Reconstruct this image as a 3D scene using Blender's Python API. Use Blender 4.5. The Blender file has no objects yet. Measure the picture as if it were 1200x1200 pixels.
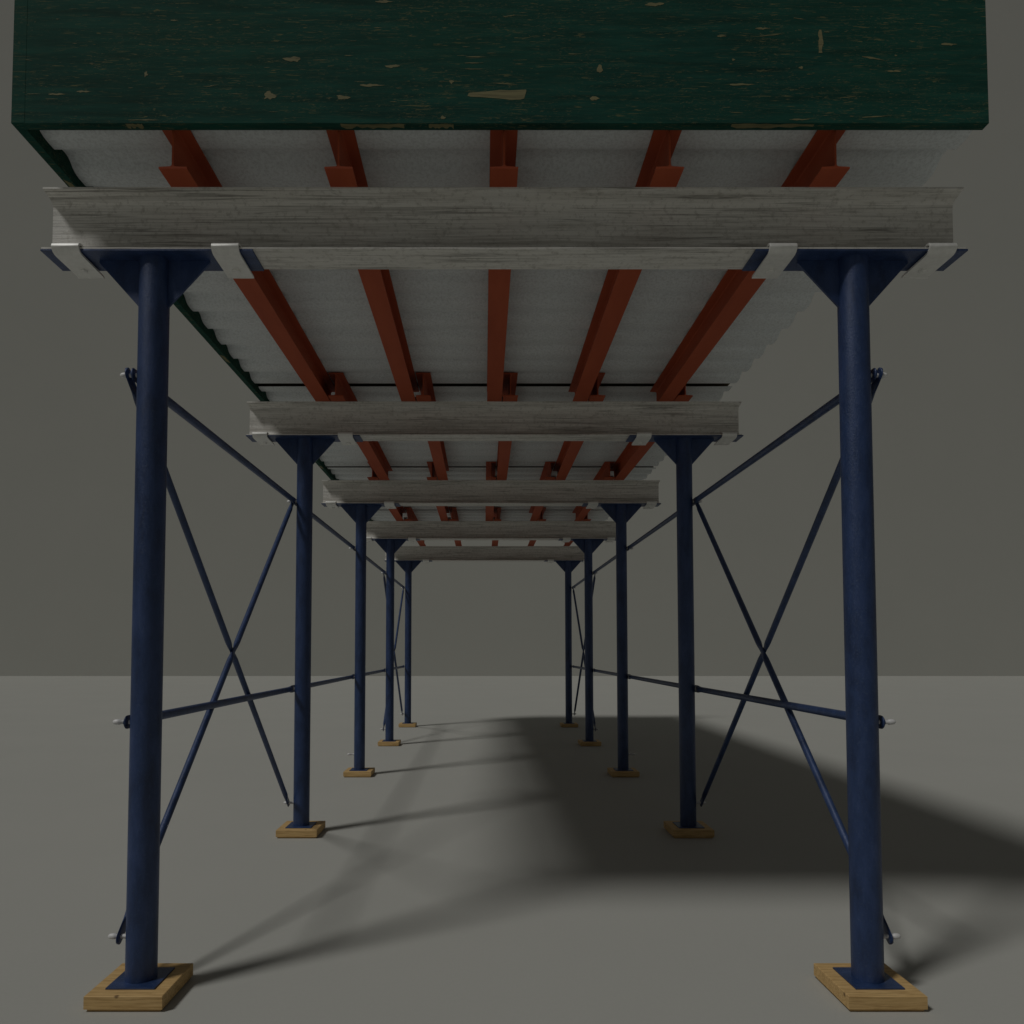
import bpy, bmesh, math, random
from mathutils import Vector, Matrix

S = bpy.context.scene
C = S.collection
PI = math.pi
FLOOR = -0.010            # ground level
Y1, BAY = 2.8315, 2.438   # first row of posts, spacing of the rows
XL, XR = -1.2933, 1.4497  # left and right line of posts
XM = (XL + XR) / 2
ROWS = [Y1 + i * BAY for i in range(5)]

# ------------------------------------------------------------------ materials
def new_mat(name):
    m = bpy.data.materials.new(name); m.use_nodes = True
    nt = m.node_tree
    return m, nt, nt.nodes['Principled BSDF']

def N(nt, t, **kw):
    n = nt.nodes.new(t)
    for k, v in kw.items():
        if hasattr(n, k): setattr(n, k, v)
        else: n.inputs[k].default_value = v
    return n

def coords(nt, scale, obj_random=0.0):
    tc = N(nt, 'ShaderNodeTexCoord'); mp = N(nt, 'ShaderNodeMapping')
    mp.inputs['Scale'].default_value = scale
    nt.links.new(tc.outputs['Object'], mp.inputs['Vector'])
    if obj_random:
        oi = N(nt, 'ShaderNodeObjectInfo')
        mu = N(nt, 'ShaderNodeMath', operation='MULTIPLY'); mu.inputs[1].default_value = obj_random
        nt.links.new(oi.outputs['Random'], mu.inputs[0])
        nt.links.new(mu.outputs[0], mp.inputs['Location'])
    return mp.outputs['Vector']

def noise(nt, vec, scale, detail=4, rough=0.55, dist=0.0):
    n = N(nt, 'ShaderNodeTexNoise')
    n.inputs['Scale'].default_value = scale; n.inputs['Detail'].default_value = detail
    n.inputs['Roughness'].default_value = rough; n.inputs['Distortion'].default_value = dist
    nt.links.new(vec, n.inputs['Vector'])
    return n.outputs['Fac']

def ramp(nt, fac, stops, interp='LINEAR'):
    r = N(nt, 'ShaderNodeValToRGB'); cr = r.color_ramp; cr.interpolation = interp
    while len(cr.elements) < len(stops): cr.elements.new(0.5)
    for e, (p, c) in zip(cr.elements, stops):
        e.position = p; e.color = (*c, 1) if len(c) == 3 else (c[0],) * 3 + (1,)
    nt.links.new(fac, r.inputs['Fac'])
    return r.outputs['Color']

def mix(nt, fac, a, b, mode='MIX'):
    m = N(nt, 'ShaderNodeMix', data_type='RGBA', blend_type=mode)
    for i, x in ((0, fac), (6, a), (7, b)):
        if isinstance(x, (int, float)): m.inputs[i].default_value = x
        elif isinstance(x, tuple): m.inputs[i].default_value = (*x, 1)
        else: nt.links.new(x, m.inputs[i])
    return m.outputs[2]

def bump(nt, fac, strength, dist, bsdf):
    b = N(nt, 'ShaderNodeBump'); b.inputs['Strength'].default_value = strength
    b.inputs['Distance'].default_value = dist
    nt.links.new(fac, b.inputs['Height']); nt.links.new(b.outputs[0], bsdf.inputs['Normal'])

def g(v): return (v, v, v)

def blue_paint():
    m, nt, p = new_mat('blue_painted_steel')
    v = coords(nt, (1, 1, 0.35), 20)
    f = noise(nt, v, 14, 7, .72)
    c = ramp(nt, f, [(.34, (.012, .029, .086)), (.48, (.019, .045, .130)), (.60, (.028, .058, .160)), (.72, (.044, .078, .195))])
    f2 = noise(nt, coords(nt, (1, 1, 1), 9), 130, 4, .8)
    c = mix(nt, ramp(nt, f2, [(.56, g(0)), (.72, g(.5))]), c, (.085, .125, .20))
    nt.links.new(c, p.inputs['Base Color'])
    p.inputs['Metallic'].default_value = .12
    p.inputs['Specular IOR Level'].default_value = .64
    r = ramp(nt, f2, [(.35, g(.34)), (.65, g(.55))])
    nt.links.new(r, p.inputs['Roughness'])
    bump(nt, f2, .6, .0022, p)
    return m

def red_paint():
    m, nt, p = new_mat('red_primer_steel')
    f = noise(nt, coords(nt, (3, .6, 3), 13), 4, 5, .6)
    c = ramp(nt, f, [(.3, (.365, .068, .026)), (.7, (.43, .088, .034))])
    nt.links.new(c, p.inputs['Base Color'])
    p.inputs['Roughness'].default_value = .7; p.inputs['Specular IOR Level'].default_value = .3
    return m

def weathered():
    m, nt, p = new_mat('weathered_whitewashed_grain')
    v = coords(nt, (.55, 7, 11), 31)
    f = noise(nt, v, 3.2, 9, .62, .25)
    base = ramp(nt, f, [(.30, (.42, .41, .37)), (.45, (.66, .645, .60)), (.70, (.76, .745, .70))])
    fine = noise(nt, coords(nt, (1.3, 30, 60), 7), 3.0, 8, .7, .1)
    base = mix(nt, .55, base, ramp(nt, fine, [(.34, (.32, .31, .285)), (.50, (.76, .745, .70))]), 'MIX')
    bl = noise(nt, coords(nt, (1.2, 2, 3), 19), 3.4, 7, .68, .5)
    base = mix(nt, ramp(nt, bl, [(.50, g(0)), (.66, g(.6))]), base, (.74, .735, .70))
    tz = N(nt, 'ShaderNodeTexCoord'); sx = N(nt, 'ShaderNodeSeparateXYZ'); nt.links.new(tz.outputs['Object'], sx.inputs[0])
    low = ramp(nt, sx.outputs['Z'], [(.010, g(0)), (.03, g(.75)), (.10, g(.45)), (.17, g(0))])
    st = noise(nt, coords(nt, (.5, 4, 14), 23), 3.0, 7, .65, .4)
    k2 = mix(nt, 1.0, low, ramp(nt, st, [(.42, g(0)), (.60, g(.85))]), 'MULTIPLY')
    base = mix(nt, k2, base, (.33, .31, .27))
    pit = noise(nt, coords(nt, (1, 1, 1), 13), 38, 5, .75)
    base = mix(nt, ramp(nt, pit, [(.52, g(0)), (.66, g(.5))]), base, (.30, .285, .25))
    # dark cracks along the grain
    cr = noise(nt, coords(nt, (.22, 10, 17), 17), 2.6, 6, .6, .5)
    band = ramp(nt, cr, [(.470, g(0)), (.5, g(1)), (.530, g(0))])
    msk = ramp(nt, noise(nt, coords(nt, (.8, 3, 6), 5), 2.2, 3), [(.40, g(0)), (.56, g(.9))])
    k = mix(nt, 1.0, band, msk, 'MULTIPLY')
    base = mix(nt, k, base, (.20, .19, .17))
    # knots
    kn = N(nt, 'ShaderNodeTexVoronoi'); kn.inputs['Scale'].default_value = 3.5
    nt.links.new(coords(nt, (1, 1, 1.6), 3), kn.inputs['Vector'])
    kk = ramp(nt, kn.outputs['Distance'], [(.03, g(.45)), (.085, g(0))])
    base = mix(nt, kk, base, (.25, .22, .19))
    nt.links.new(base, p.inputs['Base Color'])
    p.inputs['Roughness'].default_value = .55
    bump(nt, mix(nt, .5, fine, pit), .7, .004, p)
    return m

def white_deck():
    m, nt, p = new_mat('white_coated_deck')
    f = noise(nt, coords(nt, (.5, 3, 3), 11), 3, 4)
    c = ramp(nt, f, [(.3, (.74, .785, .80)), (.7, (.81, .855, .87))])
    f2 = noise(nt, coords(nt, (1, 1, 1), 5), 75, 5, .8)
    c = mix(nt, ramp(nt, f2, [(.38, g(.34)), (.56, g(0))]), c, (.30, .31, .305))
    nt.links.new(c, p.inputs['Base Color'])
    p.inputs['Roughness'].default_value = .6
    bump(nt, f2, .5, .003, p)
    return m

def galvanised():
    m, nt, p = new_mat('pale_galvanised_steel')
    f = noise(nt, coords(nt, (1, 1, 1), 11), 45, 5, .65)
    nt.links.new(ramp(nt, f, [(.3, (.74, .74, .71)), (.7, (.86, .86, .83))]), p.inputs['Base Color'])
    p.inputs['Roughness'].default_value = .45; p.inputs['Metallic'].default_value = .15
    return m

def pin_metal():
    m, nt, p = new_mat('bright_pin_steel')
    f = noise(nt, coords(nt, (1, 1, 1), 11), 60, 3)
    nt.links.new(ramp(nt, f, [(.3, g(.62)), (.7, g(.8))]), p.inputs['Base Color'])
    p.inputs['Roughness'].default_value = .55; p.inputs['Metallic'].default_value = .1
    return m

def lumber():
    m, nt, p = new_mat('yellow_pine_lumber')
    v = coords(nt, (1, 9, 9), 7)
    f = noise(nt, v, 5, 8, .6, .8)
    c = ramp(nt, f, [(.28, (.36, .205, .065)), (.42, (.53, .335, .125)), (.62, (.64, .425, .18)), (.78, (.56, .335, .115))])
    w = noise(nt, coords(nt, (2.0, 26, 40), 7), 4, 6, .65, .3)
    c = mix(nt, .42, c, ramp(nt, w, [(.36, (.25, .13, .04)), (.54, (.70, .48, .215))]))
    kn = N(nt, 'ShaderNodeTexVoronoi'); kn.inputs['Scale'].default_value = 11
    nt.links.new(coords(nt, (1, 1, 1), 23), kn.inputs['Vector'])
    kk = ramp(nt, kn.outputs['Distance'], [(.05, g(.8)), (.12, g(0))])
    c = mix(nt, kk, c, (.10, .048, .016))
    nt.links.new(c, p.inputs['Base Color'])
    p.inputs['Roughness'].default_value = .7
    bump(nt, w, .3, .0015, p)
    return m

def green_paint():
    m, nt, p = new_mat('dark_green_painted_plywood')
    v = coords(nt, (1.1, 14, 14), 0)
    f = noise(nt, v, 2.4, 9, .66, .15)
    c = ramp(nt, f, [(.30, (.0070, .030, .023)), (.5, (.0095, .053, .041)), (.72, (.016, .083, .062))])
    big = noise(nt, coords(nt, (1, 1, 1.5)), 1.6, 4)
    c = mix(nt, ramp(nt, big, [(.35, g(0)), (.7, g(.35))]), c, (.013, .070, .045))
    # small worn flecks of bare wood, stretched along the grain
    s = noise(nt, coords(nt, (2.4, 20, 30)), 6.5, 5, .55, .8)
    a = noise(nt, coords(nt, (1.5, 3, 3)), 2.2, 4)
    th = mix(nt, 1.0, ramp(nt, s, [(.610, g(0)), (.645, g(1))]), ramp(nt, a, [(.40, g(0)), (.56, g(1))]), 'MULTIPLY')
    c = mix(nt, th, c, (.125, .125, .060))
    s3 = noise(nt, coords(nt, (5, 18, 26), 0), 9, 4, .6, 1.2)
    a3 = noise(nt, coords(nt, (1, 2, 2)), 3.1, 3)
    t3 = mix(nt, 1.0, ramp(nt, s3, [(.60, g(0)), (.65, g(.9))]), ramp(nt, a3, [(.42, g(0)), (.56, g(1))]), 'MULTIPLY')
    c = mix(nt, t3, c, (.120, .120, .066))
    # hair scratches
    s2 = noise(nt, coords(nt, (3.5, 60, 90), 0), 3.5, 6, .6, .3)
    t2 = ramp(nt, s2, [(.58, g(0)), (.66, g(.6))])
    c = mix(nt, t2, c, (.070, .092, .055))
    nt.links.new(c, p.inputs['Base Color'])
    p.inputs['Roughness'].default_value = .85; p.inputs['Specular IOR Level'].default_value = .12
    bump(nt, f, .3, .002, p)
    return m

def bare_wood():
    m, nt, p = new_mat('bare_wood_in_paint_chips')
    f = noise(nt, coords(nt, (2, 30, 45)), 5, 6, .6, .3)
    nt.links.new(ramp(nt, f, [(.3, (.085, .080, .035)), (.5, (.17, .155, .072)), (.7, (.21, .19, .09))]), p.inputs['Base Color'])
    p.inputs['Roughness'].default_value = .8
    return m

def plywood():
    m, nt, p = new_mat('brown_plywood')
    f = noise(nt, coords(nt, (2, 14, 14), 5), 3, 6, .6, .3)
    nt.links.new(ramp(nt, f, [(.3, (.05, .037, .016)), (.7, (.10, .075, .034))]), p.inputs['Base Color'])
    p.inputs['Roughness'].default_value = .8
    return m

def floor_mat():
    m, nt, p = new_mat('matte_grey_floor')
    f = noise(nt, coords(nt, (1, 1, 1)), .6, 5, .6)
    f2 = noise(nt, coords(nt, (1, 1, 1)), 60, 4, .7)
    c = ramp(nt, f, [(.3, (.435, .437, .404)), (.7, (.452, .452, .418))])
    c = mix(nt, .05, c, ramp(nt, f2, [(.3, g(.30)), (.7, g(.58))]))
    nt.links.new(c, p.inputs['Base Color'])
    p.inputs['Roughness'].default_value = .9
    p.inputs['Specular IOR Level'].default_value = .2
    return m

BLUE, RED, GRAIN, DECK = blue_paint(), red_paint(), weathered(), white_deck()
GALV, PIN, LUMBER, GREEN = galvanised(), pin_metal(), lumber(), green_paint()
BARE, PLY, FLOORM = bare_wood(), plywood(), floor_mat()
def wall_mat():
    m, nt, p = new_mat('matte_grey_backdrop')
    f = noise(nt, coords(nt, (1, 1, 1)), .25, 4, .6)
    nt.links.new(ramp(nt, f, [(.3, (.412, .414, .380)), (.7, (.424, .424, .390))]), p.inputs['Base Color'])
    p.inputs['Roughness'].default_value = 1; p.inputs['Specular IOR Level'].default_value = .1
    return m
WALLM = wall_mat()

# ------------------------------------------------------------------ helpers
def link_mesh(name, bm, mats, loc=(0, 0, 0), parent=None, smooth=None, bevel=None):
    bmesh.ops.recalc_face_normals(bm, faces=bm.faces)
    me = bpy.data.meshes.new(name); bm.to_mesh(me); bm.free()
    for m in (mats if isinstance(mats, (list, tuple)) else [mats]): me.materials.append(m)
    if smooth is not None:
        for p in me.polygons: p.use_smooth = True
        me.set_sharp_from_angle(angle=math.radians(smooth))
    o = bpy.data.objects.new(name, me); C.objects.link(o)
    o.location = loc
    if parent: o.parent = parent
    if bevel:
        b = o.modifiers.new('bevel', 'BEVEL'); b.width = bevel; b.segments = 2; b.limit_method = 'ANGLE'
    return o

def empty(name, loc, rz=0):
    o = bpy.data.objects.new(name, None); C.objects.link(o)
    o.location = loc; o.rotation_euler = (0, 0, rz); o.empty_display_size = .1
    return o

def tag(o, label, cat, group=None):
    o['label'] = label; o['category'] = cat
    if group: o['group'] = group

def box(bm, x0, x1, y0, y1, z0, z1, mi=0):
    vs = [bm.verts.new(p) for p in ((x0,y0,z0),(x1,y0,z0),(x1,y1,z0),(x0,y1,z0),(x0,y0,z1),(x1,y0,z1),(x1,y1,z1),(x0,y1,z1))]
    for q in ((0,3,2,1),(4,5,6,7),(0,1,5,4),(1,2,6,5),(2,3,7,6),(3,0,4,7)):
        f = bm.faces.new([vs[i] for i in q]); f.material_index = mi

def loft(bm, rings, caps=True):
    R = [[bm.verts.new(p) for p in r] for r in rings]
    n = len(R[0])
    for a, b in zip(R, R[1:]):
        for i in range(n): bm.faces.new((a[i], a[(i+1) % n], b[(i+1) % n], b[i]))
    if caps:
        bm.faces.new(R[0][::-1]); bm.faces.new(R[-1])

def cyl(bm, r, z0, z1, n=48, cx=0, cy=0):
    loft(bm, [[(cx + r*math.cos(2*PI*i/n), cy + r*math.sin(2*PI*i/n), z) for i in range(n)] for z in (z0, z1)])

def extrude_profile(bm, pts, axis, a0, a1):
    """closed 2D profile pushed along x ('x': pts are (y,z)) or y ('y': pts are (x,z))"""
    mk = (lambda a, u, v: (a, u, v)) if axis == 'x' else (lambda a, u, v: (u, a, v))
    loft(bm, [[mk(a, u, v) for u, v in pts] for a in (a0, a1)])

def copy_tree(o, parent=None):
    c = o.copy(); C.objects.link(c)
    if parent: c.parent = parent
    for ch in list(o.children): copy_tree(ch, c)
    return c

def fillet(cx, cz, r, a0, a1, n=5):
    return [(cx + r*math.cos(math.radians(a0 + (a1-a0)*i/n)), cz + r*math.sin(math.radians(a0 + (a1-a0)*i/n))) for i in range(n+1)]

def ibeam_profile(w, h, tip, root, web, r):
    """half-symmetric I section, base at z=0"""
    hw = w/2; x0 = web/2
    right = [(hw, 0), (hw, tip)]
    right += [(x0 + r, root)] + fillet(x0 + r, root + r, r, 270, 180)[1:]
    right += fillet(x0 + r, h - root - r, r, 180, 90)[:-1] + [(x0 + r, h - root)]
    right += [(hw, h - tip), (hw, h)]
    left = [(-u, v) for u, v in right[::-1]]
    return right + left

# ------------------------------------------------------------------ the ground
bm = bmesh.new()
vs = [bm.verts.new(p) for p in ((-45, -25, 0), (45, -25, 0), (45, 37.3, 0), (-45, 37.3, 0))]
bm.faces.new(vs)
fl = link_mesh('floor', bm, FLOORM, (0, 0, FLOOR)); fl['kind'] = 'structure'
bm = bmesh.new(); box(bm, -60, 60, 37.302, 37.6, -.3, 45)
wl = link_mesh('backdrop', bm, WALLM, (0, 0, FLOOR)); wl['kind'] = 'structure'

ROW = ['nearest', 'second', 'third', 'fourth', 'farthest']
ROWPOS = ['nearest to the camera', 'second from the camera', 'third from the camera', 'fourth from the camera', 'farthest from the camera']
SIDE = {-1: 'left', 1: 'right'}

# ------------------------------------------------------------------ wooden blocks under the posts
def make_block():
    bm = bmesh.new()
    h, t = .141, .057
    rings = []
    for z, i in ((0, .009), (.009, .008), (.0105, .0), (t - .002, 0), (t, .002)):
        a = h - i
        rings.append([(-a, -a, z), (a, -a, z), (a, a, z), (-a, a, z)])
    loft(bm, rings)
    return link_mesh('wooden_block', bm, LUMBER)
blk0 = make_block(); first = True
for i, y in enumerate(ROWS):
    for s, x in ((-1, XL), (1, XR)):
        o = blk0 if first else blk0.copy()
        if not first: C.objects.link(o)
        first = False
        o.location = (x, y, FLOOR)
        tag(o, f'pale pine block under the {SIDE[s]} blue post that stands {ROWPOS[i]}', 'wood block', 'wooden blocks under the posts')

# ------------------------------------------------------------------ blue posts
def make_post():
    root = empty('support_post', (0, 0, 0))
    bm = bmesh.new(); cyl(bm, .0562, .0525, 2.8163, 64)
    link_mesh('tube', bm, BLUE, parent=root, smooth=40)
    bm = bmesh.new(); box(bm, -.090, .090, -.090, .090, .0472, .0525)
    link_mesh('base_plate', bm, BLUE, parent=root, bevel=.0008)
    bm = bmesh.new(); box(bm, -.4065, .4065, -.076, .076, 2.8163, 2.8236)
    link_mesh('top_plate', bm, BLUE, parent=root, bevel=.0008)
    for s in (-1, 1):
        bm = bmesh.new()
        pts = [(s*.0556, 2.628), (s*.216, 2.806), (s*.216, 2.8161), (s*.0556, 2.8161)]
        extrude_profile(bm, pts, 'y', -.005, .005)
        link_mesh('gusset', bm, BLUE, parent=root)
    for z in (2.360, 1.012, .2055):
        bm = bmesh.new(); n = 16; rings = []
        prof = [(.050, .0085), (.098, .0085), (.1, .0108), (.112, .0108), (.120, .0095), (.1255, .006), (.128, .002)]
        for d, r in prof:
            rings.append([(-d, r*math.cos(2*PI*i/n), z + r*math.sin(2*PI*i/n)) for i in range(n)])
        loft(bm, rings)
        link_mesh('pin', bm, PIN, parent=root, smooth=50)
    return root
post0 = make_post(); first = True
for i, y in enumerate(ROWS):
    for s, x in ((-1, XL), (1, XR)):
        o = post0 if first else copy_tree(post0)
        first = False
        o.location = (x, y, 0); o.rotation_euler = (0, 0, 0 if s < 0 else PI)
        tag(o, f'{SIDE[s]} hand blue steel post, {ROWPOS[i]}, standing on a pine block', 'post', 'blue steel posts holding up the shed')

# ------------------------------------------------------------------ crossbeams
def make_beam():
    bm = bmesh.new()
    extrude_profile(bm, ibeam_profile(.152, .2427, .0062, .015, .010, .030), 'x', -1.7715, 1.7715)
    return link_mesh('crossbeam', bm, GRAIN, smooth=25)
beam0 = make_beam()
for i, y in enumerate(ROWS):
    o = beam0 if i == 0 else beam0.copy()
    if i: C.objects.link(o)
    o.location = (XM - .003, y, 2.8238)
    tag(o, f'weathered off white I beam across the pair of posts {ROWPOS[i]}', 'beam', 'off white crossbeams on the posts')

# ------------------------------------------------------------------ clamps on the bottom flange
def make_clamp():
    root = empty('beam_clamp', (0, 0, 0))
    # strap centre line in (y, z), relative to row centre and to z = 2.82
    t = .0085
    cl = [(.1035, -.0200), (.1015, -.0160), (.095, -.0140), (.06, -.0135), (0, -.0130), (-.050, -.0125), (-.066, -.0112), (-.0765, -.0070), (-.0835, .0), (-.0865, .008), (-.0845, .0155), (-.079, .0200), (-.070, .0228), (-.056, .0232), (-.040, .0205)]
    pts = [Vector(p) for p in cl]; L, R = [], []
    for i, p in enumerate(pts):
        a = pts[max(i-1, 0)]; b = pts[min(i+1, len(pts)-1)]
        d = (b - a).normalized(); nrm = Vector((-d.y, d.x)) * t/2
        L.append(tuple(p + nrm)); R.append(tuple(p - nrm))
    bm = bmesh.new(); extrude_profile(bm, L + R[::-1], 'x', -.0525, .0525)
    link_mesh('strap', bm, GALV, parent=root, smooth=35, bevel=.0012)
    bm = bmesh.new()
    loft(bm, [[(r*math.cos(PI/3*i), .045 + r*math.sin(PI/3*i), z) for i in range(6)] for r, z in ((.0165, -.0165), (.0165, -.0235), (.0135, -.0265))])
    link_mesh('bolt', bm, GALV, parent=root, smooth=30)
    return root
cl0 = make_clamp(); first = True
for i, y in enumerate(ROWS):
    for s, x in ((-1, XL), (1, XR)):
        for e in (-1, 1):
            o = cl0 if first else copy_tree(cl0)
            first = False
            o.location = (x + e*.305, y, 2.8200)
            end = 'outer' if e == s else 'inner'
            tag(o, f'pale steel clamp, {end} end of the top plate on the {ROW[i]} {SIDE[s]} post', 'clamp', 'pale clamps gripping the crossbeams')

# ------------------------------------------------------------------ red joists
JX = [-1.151 + .6133*k for k in range(5)]
JPOS = ['leftmost', 'second from the left', 'middle', 'second from the right', 'rightmost']
BAYS = ['front', 'second', 'third', 'rearmost']
def make_joist():
    bm = bmesh.new()
    extrude_profile(bm, ibeam_profile(.1036, .168, .0062, .0085, .007, .008), 'y', -.185, BAY + .185)
    return link_mesh('joist', bm, RED, smooth=25)
j0 = make_joist(); first = True
for i in range(4):
    off = .112 if i % 2 else 0
    for k, x in enumerate(JX):
        o = j0 if first else j0.copy()
        if not first: C.objects.link(o)
        first = False
        o.location = (x + off, ROWS[i], 3.0668)
        tag(o, f'{JPOS[k]} rust red joist over the {BAYS[i]} bay under the white deck', 'joist', 'rust red joists under the deck')

# spacers between the lapped joists
def make_clip():
    bm = bmesh.new()
    box(bm, -.0225, .0225, -.010, .010, 0, .075)
    box(bm, -.0225, .0225, -.010, .040, 0, .007)
    return link_mesh('joist_clip', bm, GALV, bevel=.001)
c0 = make_clip(); first = True
for i in (1, 2, 3):
    for k, x in enumerate(JX):
        o = c0 if first else c0.copy()
        if not first: C.objects.link(o)
        first = False
        o.location = (x + .056, ROWS[i] + .05, 3.0668)
        tag(o, f'small white steel clip between the {JPOS[k]} lapped joists on the {ROW[i]} crossbeam', 'clip', 'small white clips between lapped joists')

# ------------------------------------------------------------------ corrugated deck sheets and plywood above
def deck_profile(y0, y1, phase, p=.2286, low=0.0, high=.038):
    # corner points of the trough pattern, rounded by Chaikin cutting
    # low flat ends (far side) at phase + k*p
    pts = []; k = math.floor((y0 - phase)/p) - 1
    while phase + k*p < y1 + p:
        e = phase + k*p
        pts += [(e - .40*p, low), (e - .02*p, low), (e + .02*p, low + .006), (e + .15*p, high), (e + .42*p, high)]
        k += 1
    for _ in range(3):
        q = []
        for a, b in zip(pts, pts[1:]):
            q += [(a[0]*.75 + b[0]*.25, a[1]*.75 + b[1]*.25), (a[0]*.25 + b[0]*.75, a[1]*.25 + b[1]*.75)]
        pts = q
    def at(y):
        for a, b in zip(pts, pts[1:]):
            if a[0] <= y <= b[0]: return a[1] + (b[1]-a[1])*(y-a[0])/max(b[0]-a[0], 1e-9)
    return [(y0, at(y0))] + [q for q in pts if y0 + .002 < q[0] < y1 - .002] + [(y1, at(y1))]
DZ = 3.2352; X0D, X1D = -1.674, 1.842
seams = [2.624, 5.338, 7.745, 10.150, 12.615]
for i in range(4):
    a = seams[i] + ((.040 if i == 1 else .034) if i else 0); b = seams[i+1] - ((.030 if i == 0 else .028) if i < 3 else 0)
    pr = deck_profile(a, b, 2.789 if i == 0 else a + (.092 if i == 1 else .074))
    bm = bmesh.new(); t = .0016
    loft(bm, [[(x, y, z) for y, z in pr] + [(x, y, z + t) for y, z in pr[::-1]] for x in (X0D, X1D)])
    o = link_mesh('roof_deck', bm, DECK, (0, 0, DZ), smooth=50)
    tag(o, f'white corrugated deck sheet roofing the {BAYS[i]} bay above the red joists', 'deck sheet', 'white corrugated deck sheets')
for i in range(4):
    bm = bmesh.new(); a = 2.624 if i == 0 else ROWS[i] + .30; b = ROWS[i+1] + .298 if i < 3 else 12.612
    box(bm, X0D, X1D - .004, a, b, 0, .018)
    o = link_mesh('plywood_sheet', bm, PLY, (0, 0, DZ + .0402))
    tag(o, f'brown plywood sheet lying on the white deck over the {BAYS[i]} bay', 'plywood', 'plywood sheets on the deck')

# ------------------------------------------------------------------ green parapet panels
CH = [(-0.059,0.155,3.281,3.319,'wedge'),(-0.065,0.019,3.439,3.444,'s'),(-0.068,0.010,3.417,3.422,'s'),(-0.068,0.013,3.394,3.399,'s'),(-0.449,-0.344,3.329,3.342,'s'),(-0.811,-0.746,3.275,3.316,'b'),(-0.554,-0.467,3.281,3.300,'b'),(1.216,1.236,3.457,3.544,'v'),(0.404,0.437,3.380,3.415,'b'),(0.381,0.421,3.275,3.297,'b'),(-0.130,-0.105,3.338,3.361,'b'),(-0.735,-0.654,3.419,3.447,'b'),(0.034,0.140,3.332,3.348,'d'),(-0.395,-0.323,3.644,3.657,'s'),(0.072,0.128,3.589,3.605,'d'),(0.576,0.672,3.631,3.650,'b'),(0.893,0.995,3.332,3.345,'s'),(0.900,0.915,3.425,3.438,'b'),(1.665,1.730,3.483,3.496,'s'),(1.370,1.494,3.211,3.227,'d'),(1.735,1.762,3.211,3.233,'b'),(1.107,1.190,3.203,3.211,'s'),(0.849,0.889,3.515,3.525,'s'),(-1.579,-1.510,3.297,3.307,'s'),(-1.477,-1.418,3.307,3.316,'s'),(-1.237,-1.218,3.364,3.390,'b'),(-1.003,-0.963,3.326,3.342,'d'),(-1.697,-1.675,3.438,3.447,'s'),(-1.669,-1.637,3.425,3.435,'d'),(-1.141,-1.110,3.576,3.583,'s'),(1.129,1.176,3.579,3.592,'d'),(0.989,1.051,3.544,3.554,'s'),(1.809,1.827,3.612,3.644,'b'),(1.783,1.835,3.599,3.605,'s'),(-0.161,-0.136,3.204,3.224,'b'),(1.142,1.163,3.393,3.409,'b'),(-0.363,-0.300,3.399,3.415,'b'),(1.467,1.529,3.383,3.393,'s'),(-1.288,-1.149,3.203,3.208,'s'),(1.493,1.505,3.444,3.451,'s'),(1.375,1.467,3.419,3.451,'d'),(1.004,1.097,3.515,3.534,'d')]
rng = random.Random(5)
def chip(bm, x0, x1, z0, z1, kind, Y):
    """a ragged patch lying half a millimetre proud of the panel face"""
    w, h = x1-x0, z1-z0
    ring = []
    n = 9
    if kind in ('s', 'd'):
        up = [(i/n, .5 + .5*math.sin(PI*min(1, .12 + i/n))*rng.uniform(.25, 1)) for i in range(n+1)]
        dn = [(i/n, .5 - .5*math.sin(PI*min(1, .12 + i/n))*rng.uniform(.25, 1)) for i in range(n+1)]
        sl = rng.choice((-1, 1))*.5 if kind == 'd' else 0
        th = .28 if kind == 'd' else 1
        ring = [(u, .5 + (v-.5)*th + sl*(u-.5)) for u, v in dn] + [(u, .5 + (v-.5)*th + sl*(u-.5) + .02) for u, v in up[::-1]]
    elif kind == 'wedge':
        ring = [(0, .38), (.05, .3), (.3, .22), (.55, .12), (.72, 0), (.9, .02), (.96, .12), (1, .9), (.99, 1), (.7, .93), (.55, .98), (.3, .8), (.12, .74), (.02, .66)]
    elif kind == 'v':
        ring = [(.5 + (v)*rng.uniform(.12, .5), u) for u, v in [(i/8, 1) for i in range(9)]] + [(.5 - rng.uniform(.1, .5), 1 - i/8) for i in range(9)]
    else:
        ring = [(.5 + .5*rng.uniform(.35, 1)*math.cos(2*PI*i/13), .5 + .5*rng.uniform(.35, 1)*math.sin(2*PI*i/13)) for i in range(13)]
    vs = [bm.verts.new((x0 + u*w, Y, z0 + v*h)) for u, v in ring]
    try:
        f = bm.faces.new(vs); f.material_index = 1
    except ValueError: pass
PX0, PX1, PY0, PY1, PZ0, PZ1 = -1.712, 1.830, 2.585, 2.621, 3.194, 4.27
bm = bmesh.new()
box(bm, PX0, PX1, PY0, PY1, PZ0, PZ1)
for c in CH: chip(bm, *c, PY0 - .0006)
for _ in range(330):
    x = rng.uniform(PX0 + .03, PX1 - .09); z = rng.uniform(3.205, 4.24); w = rng.choice((.012, .02, .03, .045))*rng.uniform(.6, 1.4)
    chip(bm, x, x + w, z, z + rng.uniform(.0012, .0034), rng.choice('ssd'), PY0 - .0006)
# worn strips along the bottom edge (underside)
for x0, x1 in ((.90, 1.20), (-.52, -.29), (-.20, -.11), (-1.30, -1.24)):
    n = 12
    up = [(x0 + (x1-x0)*i/n, PY0 + .001 + .006*rng.random()) for i in range(n+1)]
    dn = [(x0 + (x1-x0)*i/n, PY1 - .004 - .018*rng.random()) for i in range(n, -1, -1)]
    f = bm.faces.new([bm.verts.new((a, b, PZ0 - .0006)) for a, b in up + dn]); f.material_index = 1
o = link_mesh('front_parapet', bm, [GREEN, BARE])
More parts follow.
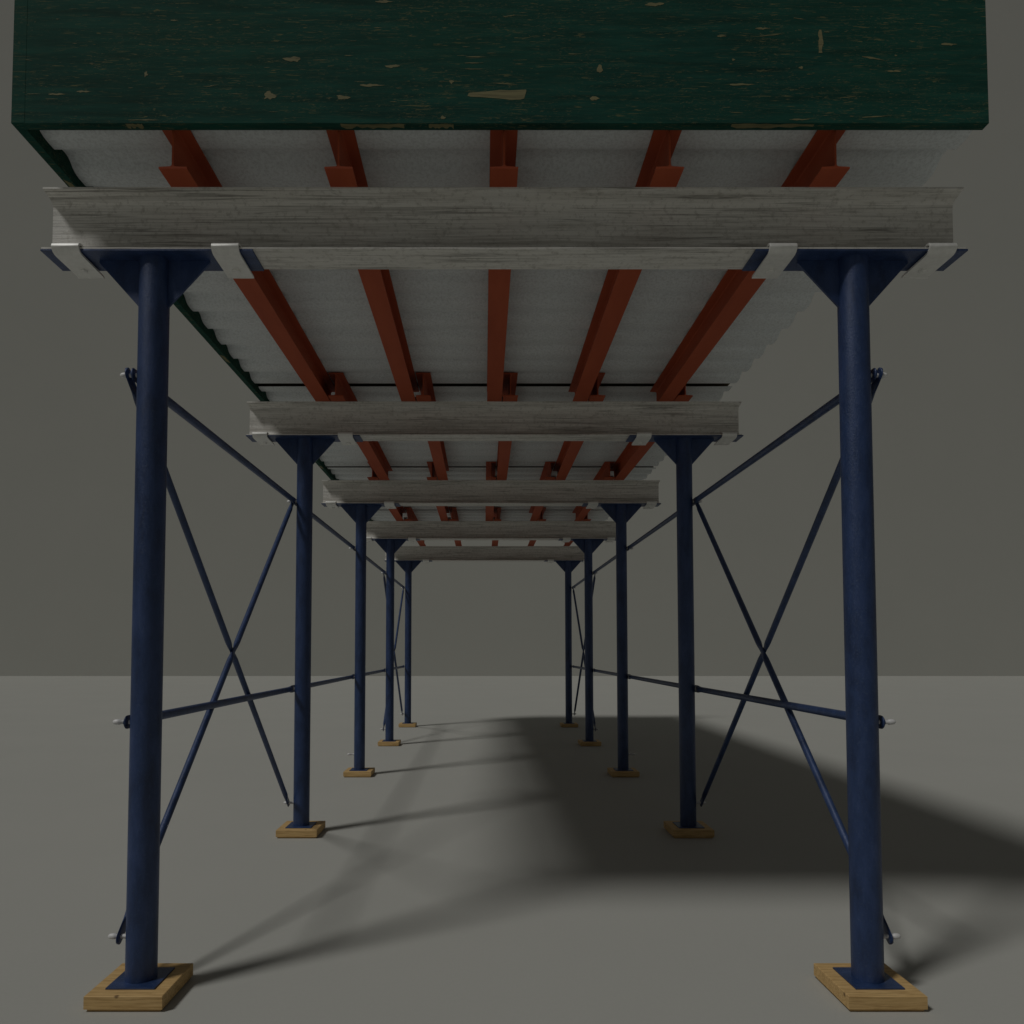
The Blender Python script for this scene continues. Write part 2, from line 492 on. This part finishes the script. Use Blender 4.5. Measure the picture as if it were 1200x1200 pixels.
# thin facing board at each end of the panel
for x0, x1 in ((PX0 + .001, PX0 + .048), (1.722, PX1 - .001)):
    bm = bmesh.new(); box(bm, x0, x1, PY0 - .0007, PY0 - .0002, PZ0 + .001, PZ1 - .002)
    link_mesh('edge_board', bm, GREEN, parent=o)
tag(o, 'scuffed dark green plywood panel across the front of the shed roof', 'panel')

bm = bmesh.new(); box(bm, 0, .035, 0, 12.62 - (PY1 + .0005), 0, 1.07)
for _ in range(60):
    y = rng.uniform(.1, 9.8); w = rng.uniform(.02, .08); z = rng.uniform(.01, 1.0)
    f = bm.faces.new([bm.verts.new(p) for p in ((-.0006, y, z), (-.0006, y + w, z + .002), (-.0006, y + w, z + .004), (-.0006, y + w*.3, z + .006))]); f.material_index = 1
for y in (.28, 2.05, 4.9):
    f = bm.faces.new([bm.verts.new(p) for p in ((.006, y, -.0006), (.028, y + .03, -.0006), (.03, y + .14, -.0006), (.01, y + .11, -.0006))]); f.material_index = 1
side = link_mesh('side_parapet', bm, [GREEN, BARE], (PX0, PY1 + .0005, PZ0))
tag(side, 'long dark green plywood panel along the left edge of the shed roof', 'panel')

bm = bmesh.new(); box(bm, PX0 + .0365, PX1, 12.578, 12.612, 0, .96)
rear = link_mesh('rear_parapet', bm, [GREEN, BARE], (0, 0, DZ + .060))
tag(rear, 'dark green plywood panel standing across the far end of the shed roof', 'panel')

# ------------------------------------------------------------------ braces
def tube_brace(p0, p1, dia, thin=.010, pinch=False, ext=.028, n=16):
    """round tube between two pins in a plane of constant x, flattened at the ends"""
    p0, p1 = Vector(p0), Vector(p1); d = (p1-p0); L = d.length; d.normalize()
    b = Vector((0, -d.z, d.y)); ax = Vector((1, 0, 0)); r = dia/2; fw = .026
    st = [(-ext, .35), (-ext + .004, .7), (-ext*.6, .92), (-ext*.2, 1), (.03, 1)]
    secs = [(s, thin/2, fw*k) for s, k in st]
    for k in range(1, 7):
        u = k/6; u = u*u*(3-2*u); secs.append((.03 + .085*k/6, thin/2 + (r-thin/2)*u, fw + (r-fw)*u))
    mid = []
    if pinch:
        for s, u in ((-.07, 1), (-.045, .8), (-.02, .42), (0, .38), (.02, .42), (.045, .8), (.07, 1)):
            mid.append((L/2 + s, r*u, r*(1 + (1-u)*.3)))
    allsecs = secs + mid + [(L - s, a, w) for s, a, w in secs[::-1]]
    bm = bmesh.new(); rings = []
    for s, a, w in allsecs:
        c = p0 + d*s
        rings.append([tuple(c + ax*(a*math.cos(2*PI*i/n)) + b*(w*math.sin(2*PI*i/n))) for i in range(n)])
    loft(bm, rings)
    return bm
HI, MID, LO = 2.360, 1.012, .2055
def place(name, mesh_obj, first, loc):
    o = mesh_obj if first else mesh_obj.copy()
    if not first: C.objects.link(o)
    o.location = loc
    return o
rail0 = link_mesh('horizontal_rail', tube_brace((0, 0, 0), (0, BAY, 0), .038), BLUE, smooth=50)
first = True
for s, xp in ((-1, XL), (1, XR)):
    for i in range(4):
        for z, nm in ((HI, 'high'), (MID, 'waist high')):
            o = place('horizontal_rail', rail0, first, (xp + s*(.0700 + (.0012 if i % 2 else 0)), ROWS[i], z)); first = False
            tag(o, f'{nm} blue rail on the {SIDE[s]} side between {ROW[i]} and {ROW[i+1]} post', 'rail', 'blue horizontal rails')
dia_a = link_mesh('diagonal_brace', tube_brace((0, 0, LO), (0, BAY, HI), .0325, pinch=True), BLUE, smooth=50)
dia_b = link_mesh('diagonal_brace', tube_brace((0, 0, HI), (0, BAY, LO), .0325, pinch=True), BLUE, smooth=50)
fa = fb = True
for s, xp in ((-1, XL), (1, XR)):
    for i in (0, 3):
        o = place('diagonal_brace', dia_a, fa, (xp + s*.0830, ROWS[i], 0)); fa = False
        tag(o, f'blue {SIDE[s]} side diagonal brace rising from {ROW[i]} to {ROW[i+1]} post', 'brace', 'blue diagonal braces')
        o = place('diagonal_brace', dia_b, fb, (xp + s*.0940, ROWS[i], 0)); fb = False
        tag(o, f'blue {SIDE[s]} side diagonal brace sloping down from {ROW[i]} to {ROW[i+1]} post', 'brace', 'blue diagonal braces')

# ------------------------------------------------------------------ light, world, camera
sun = bpy.data.lights.new('sun', 'SUN'); sun.energy = 2.92; sun.angle = math.radians(10); sun.color = (1, .985, .95)
so = bpy.data.objects.new('sun', sun); C.objects.link(so)
so.rotation_euler = Vector((.62, .457, -1)).to_track_quat('-Z', 'Y').to_euler()
so.location = (-6, -4, 10)

w = bpy.data.worlds.new('World'); S.world = w; w.use_nodes = True
bg = w.node_tree.nodes['Background']
bg.inputs['Color'].default_value = (.132, .132, .125, 1); bg.inputs['Strength'].default_value = 1

cd = bpy.data.cameras.new('camera'); co = bpy.data.objects.new('camera', cd); C.objects.link(co)
cd.sensor_width = 36; cd.lens = 861.75/1200*36
cd.shift_x = (600 - 566.9)/1200; cd.shift_y = (725.7 - 600)/1200
cd.clip_end = 300; cd.clip_start = .05
co.location = (0, 0, 1.286); co.rotation_euler = (PI/2 + .0423, 0, 0)
S.camera = co
S.view_settings.view_transform = 'Standard'; S.view_settings.look = 'None'
S.view_settings.exposure = -1.5; S.view_settings.gamma = 1
S.view_settings.use_curve_mapping = False
S.cycles.max_bounces = 8
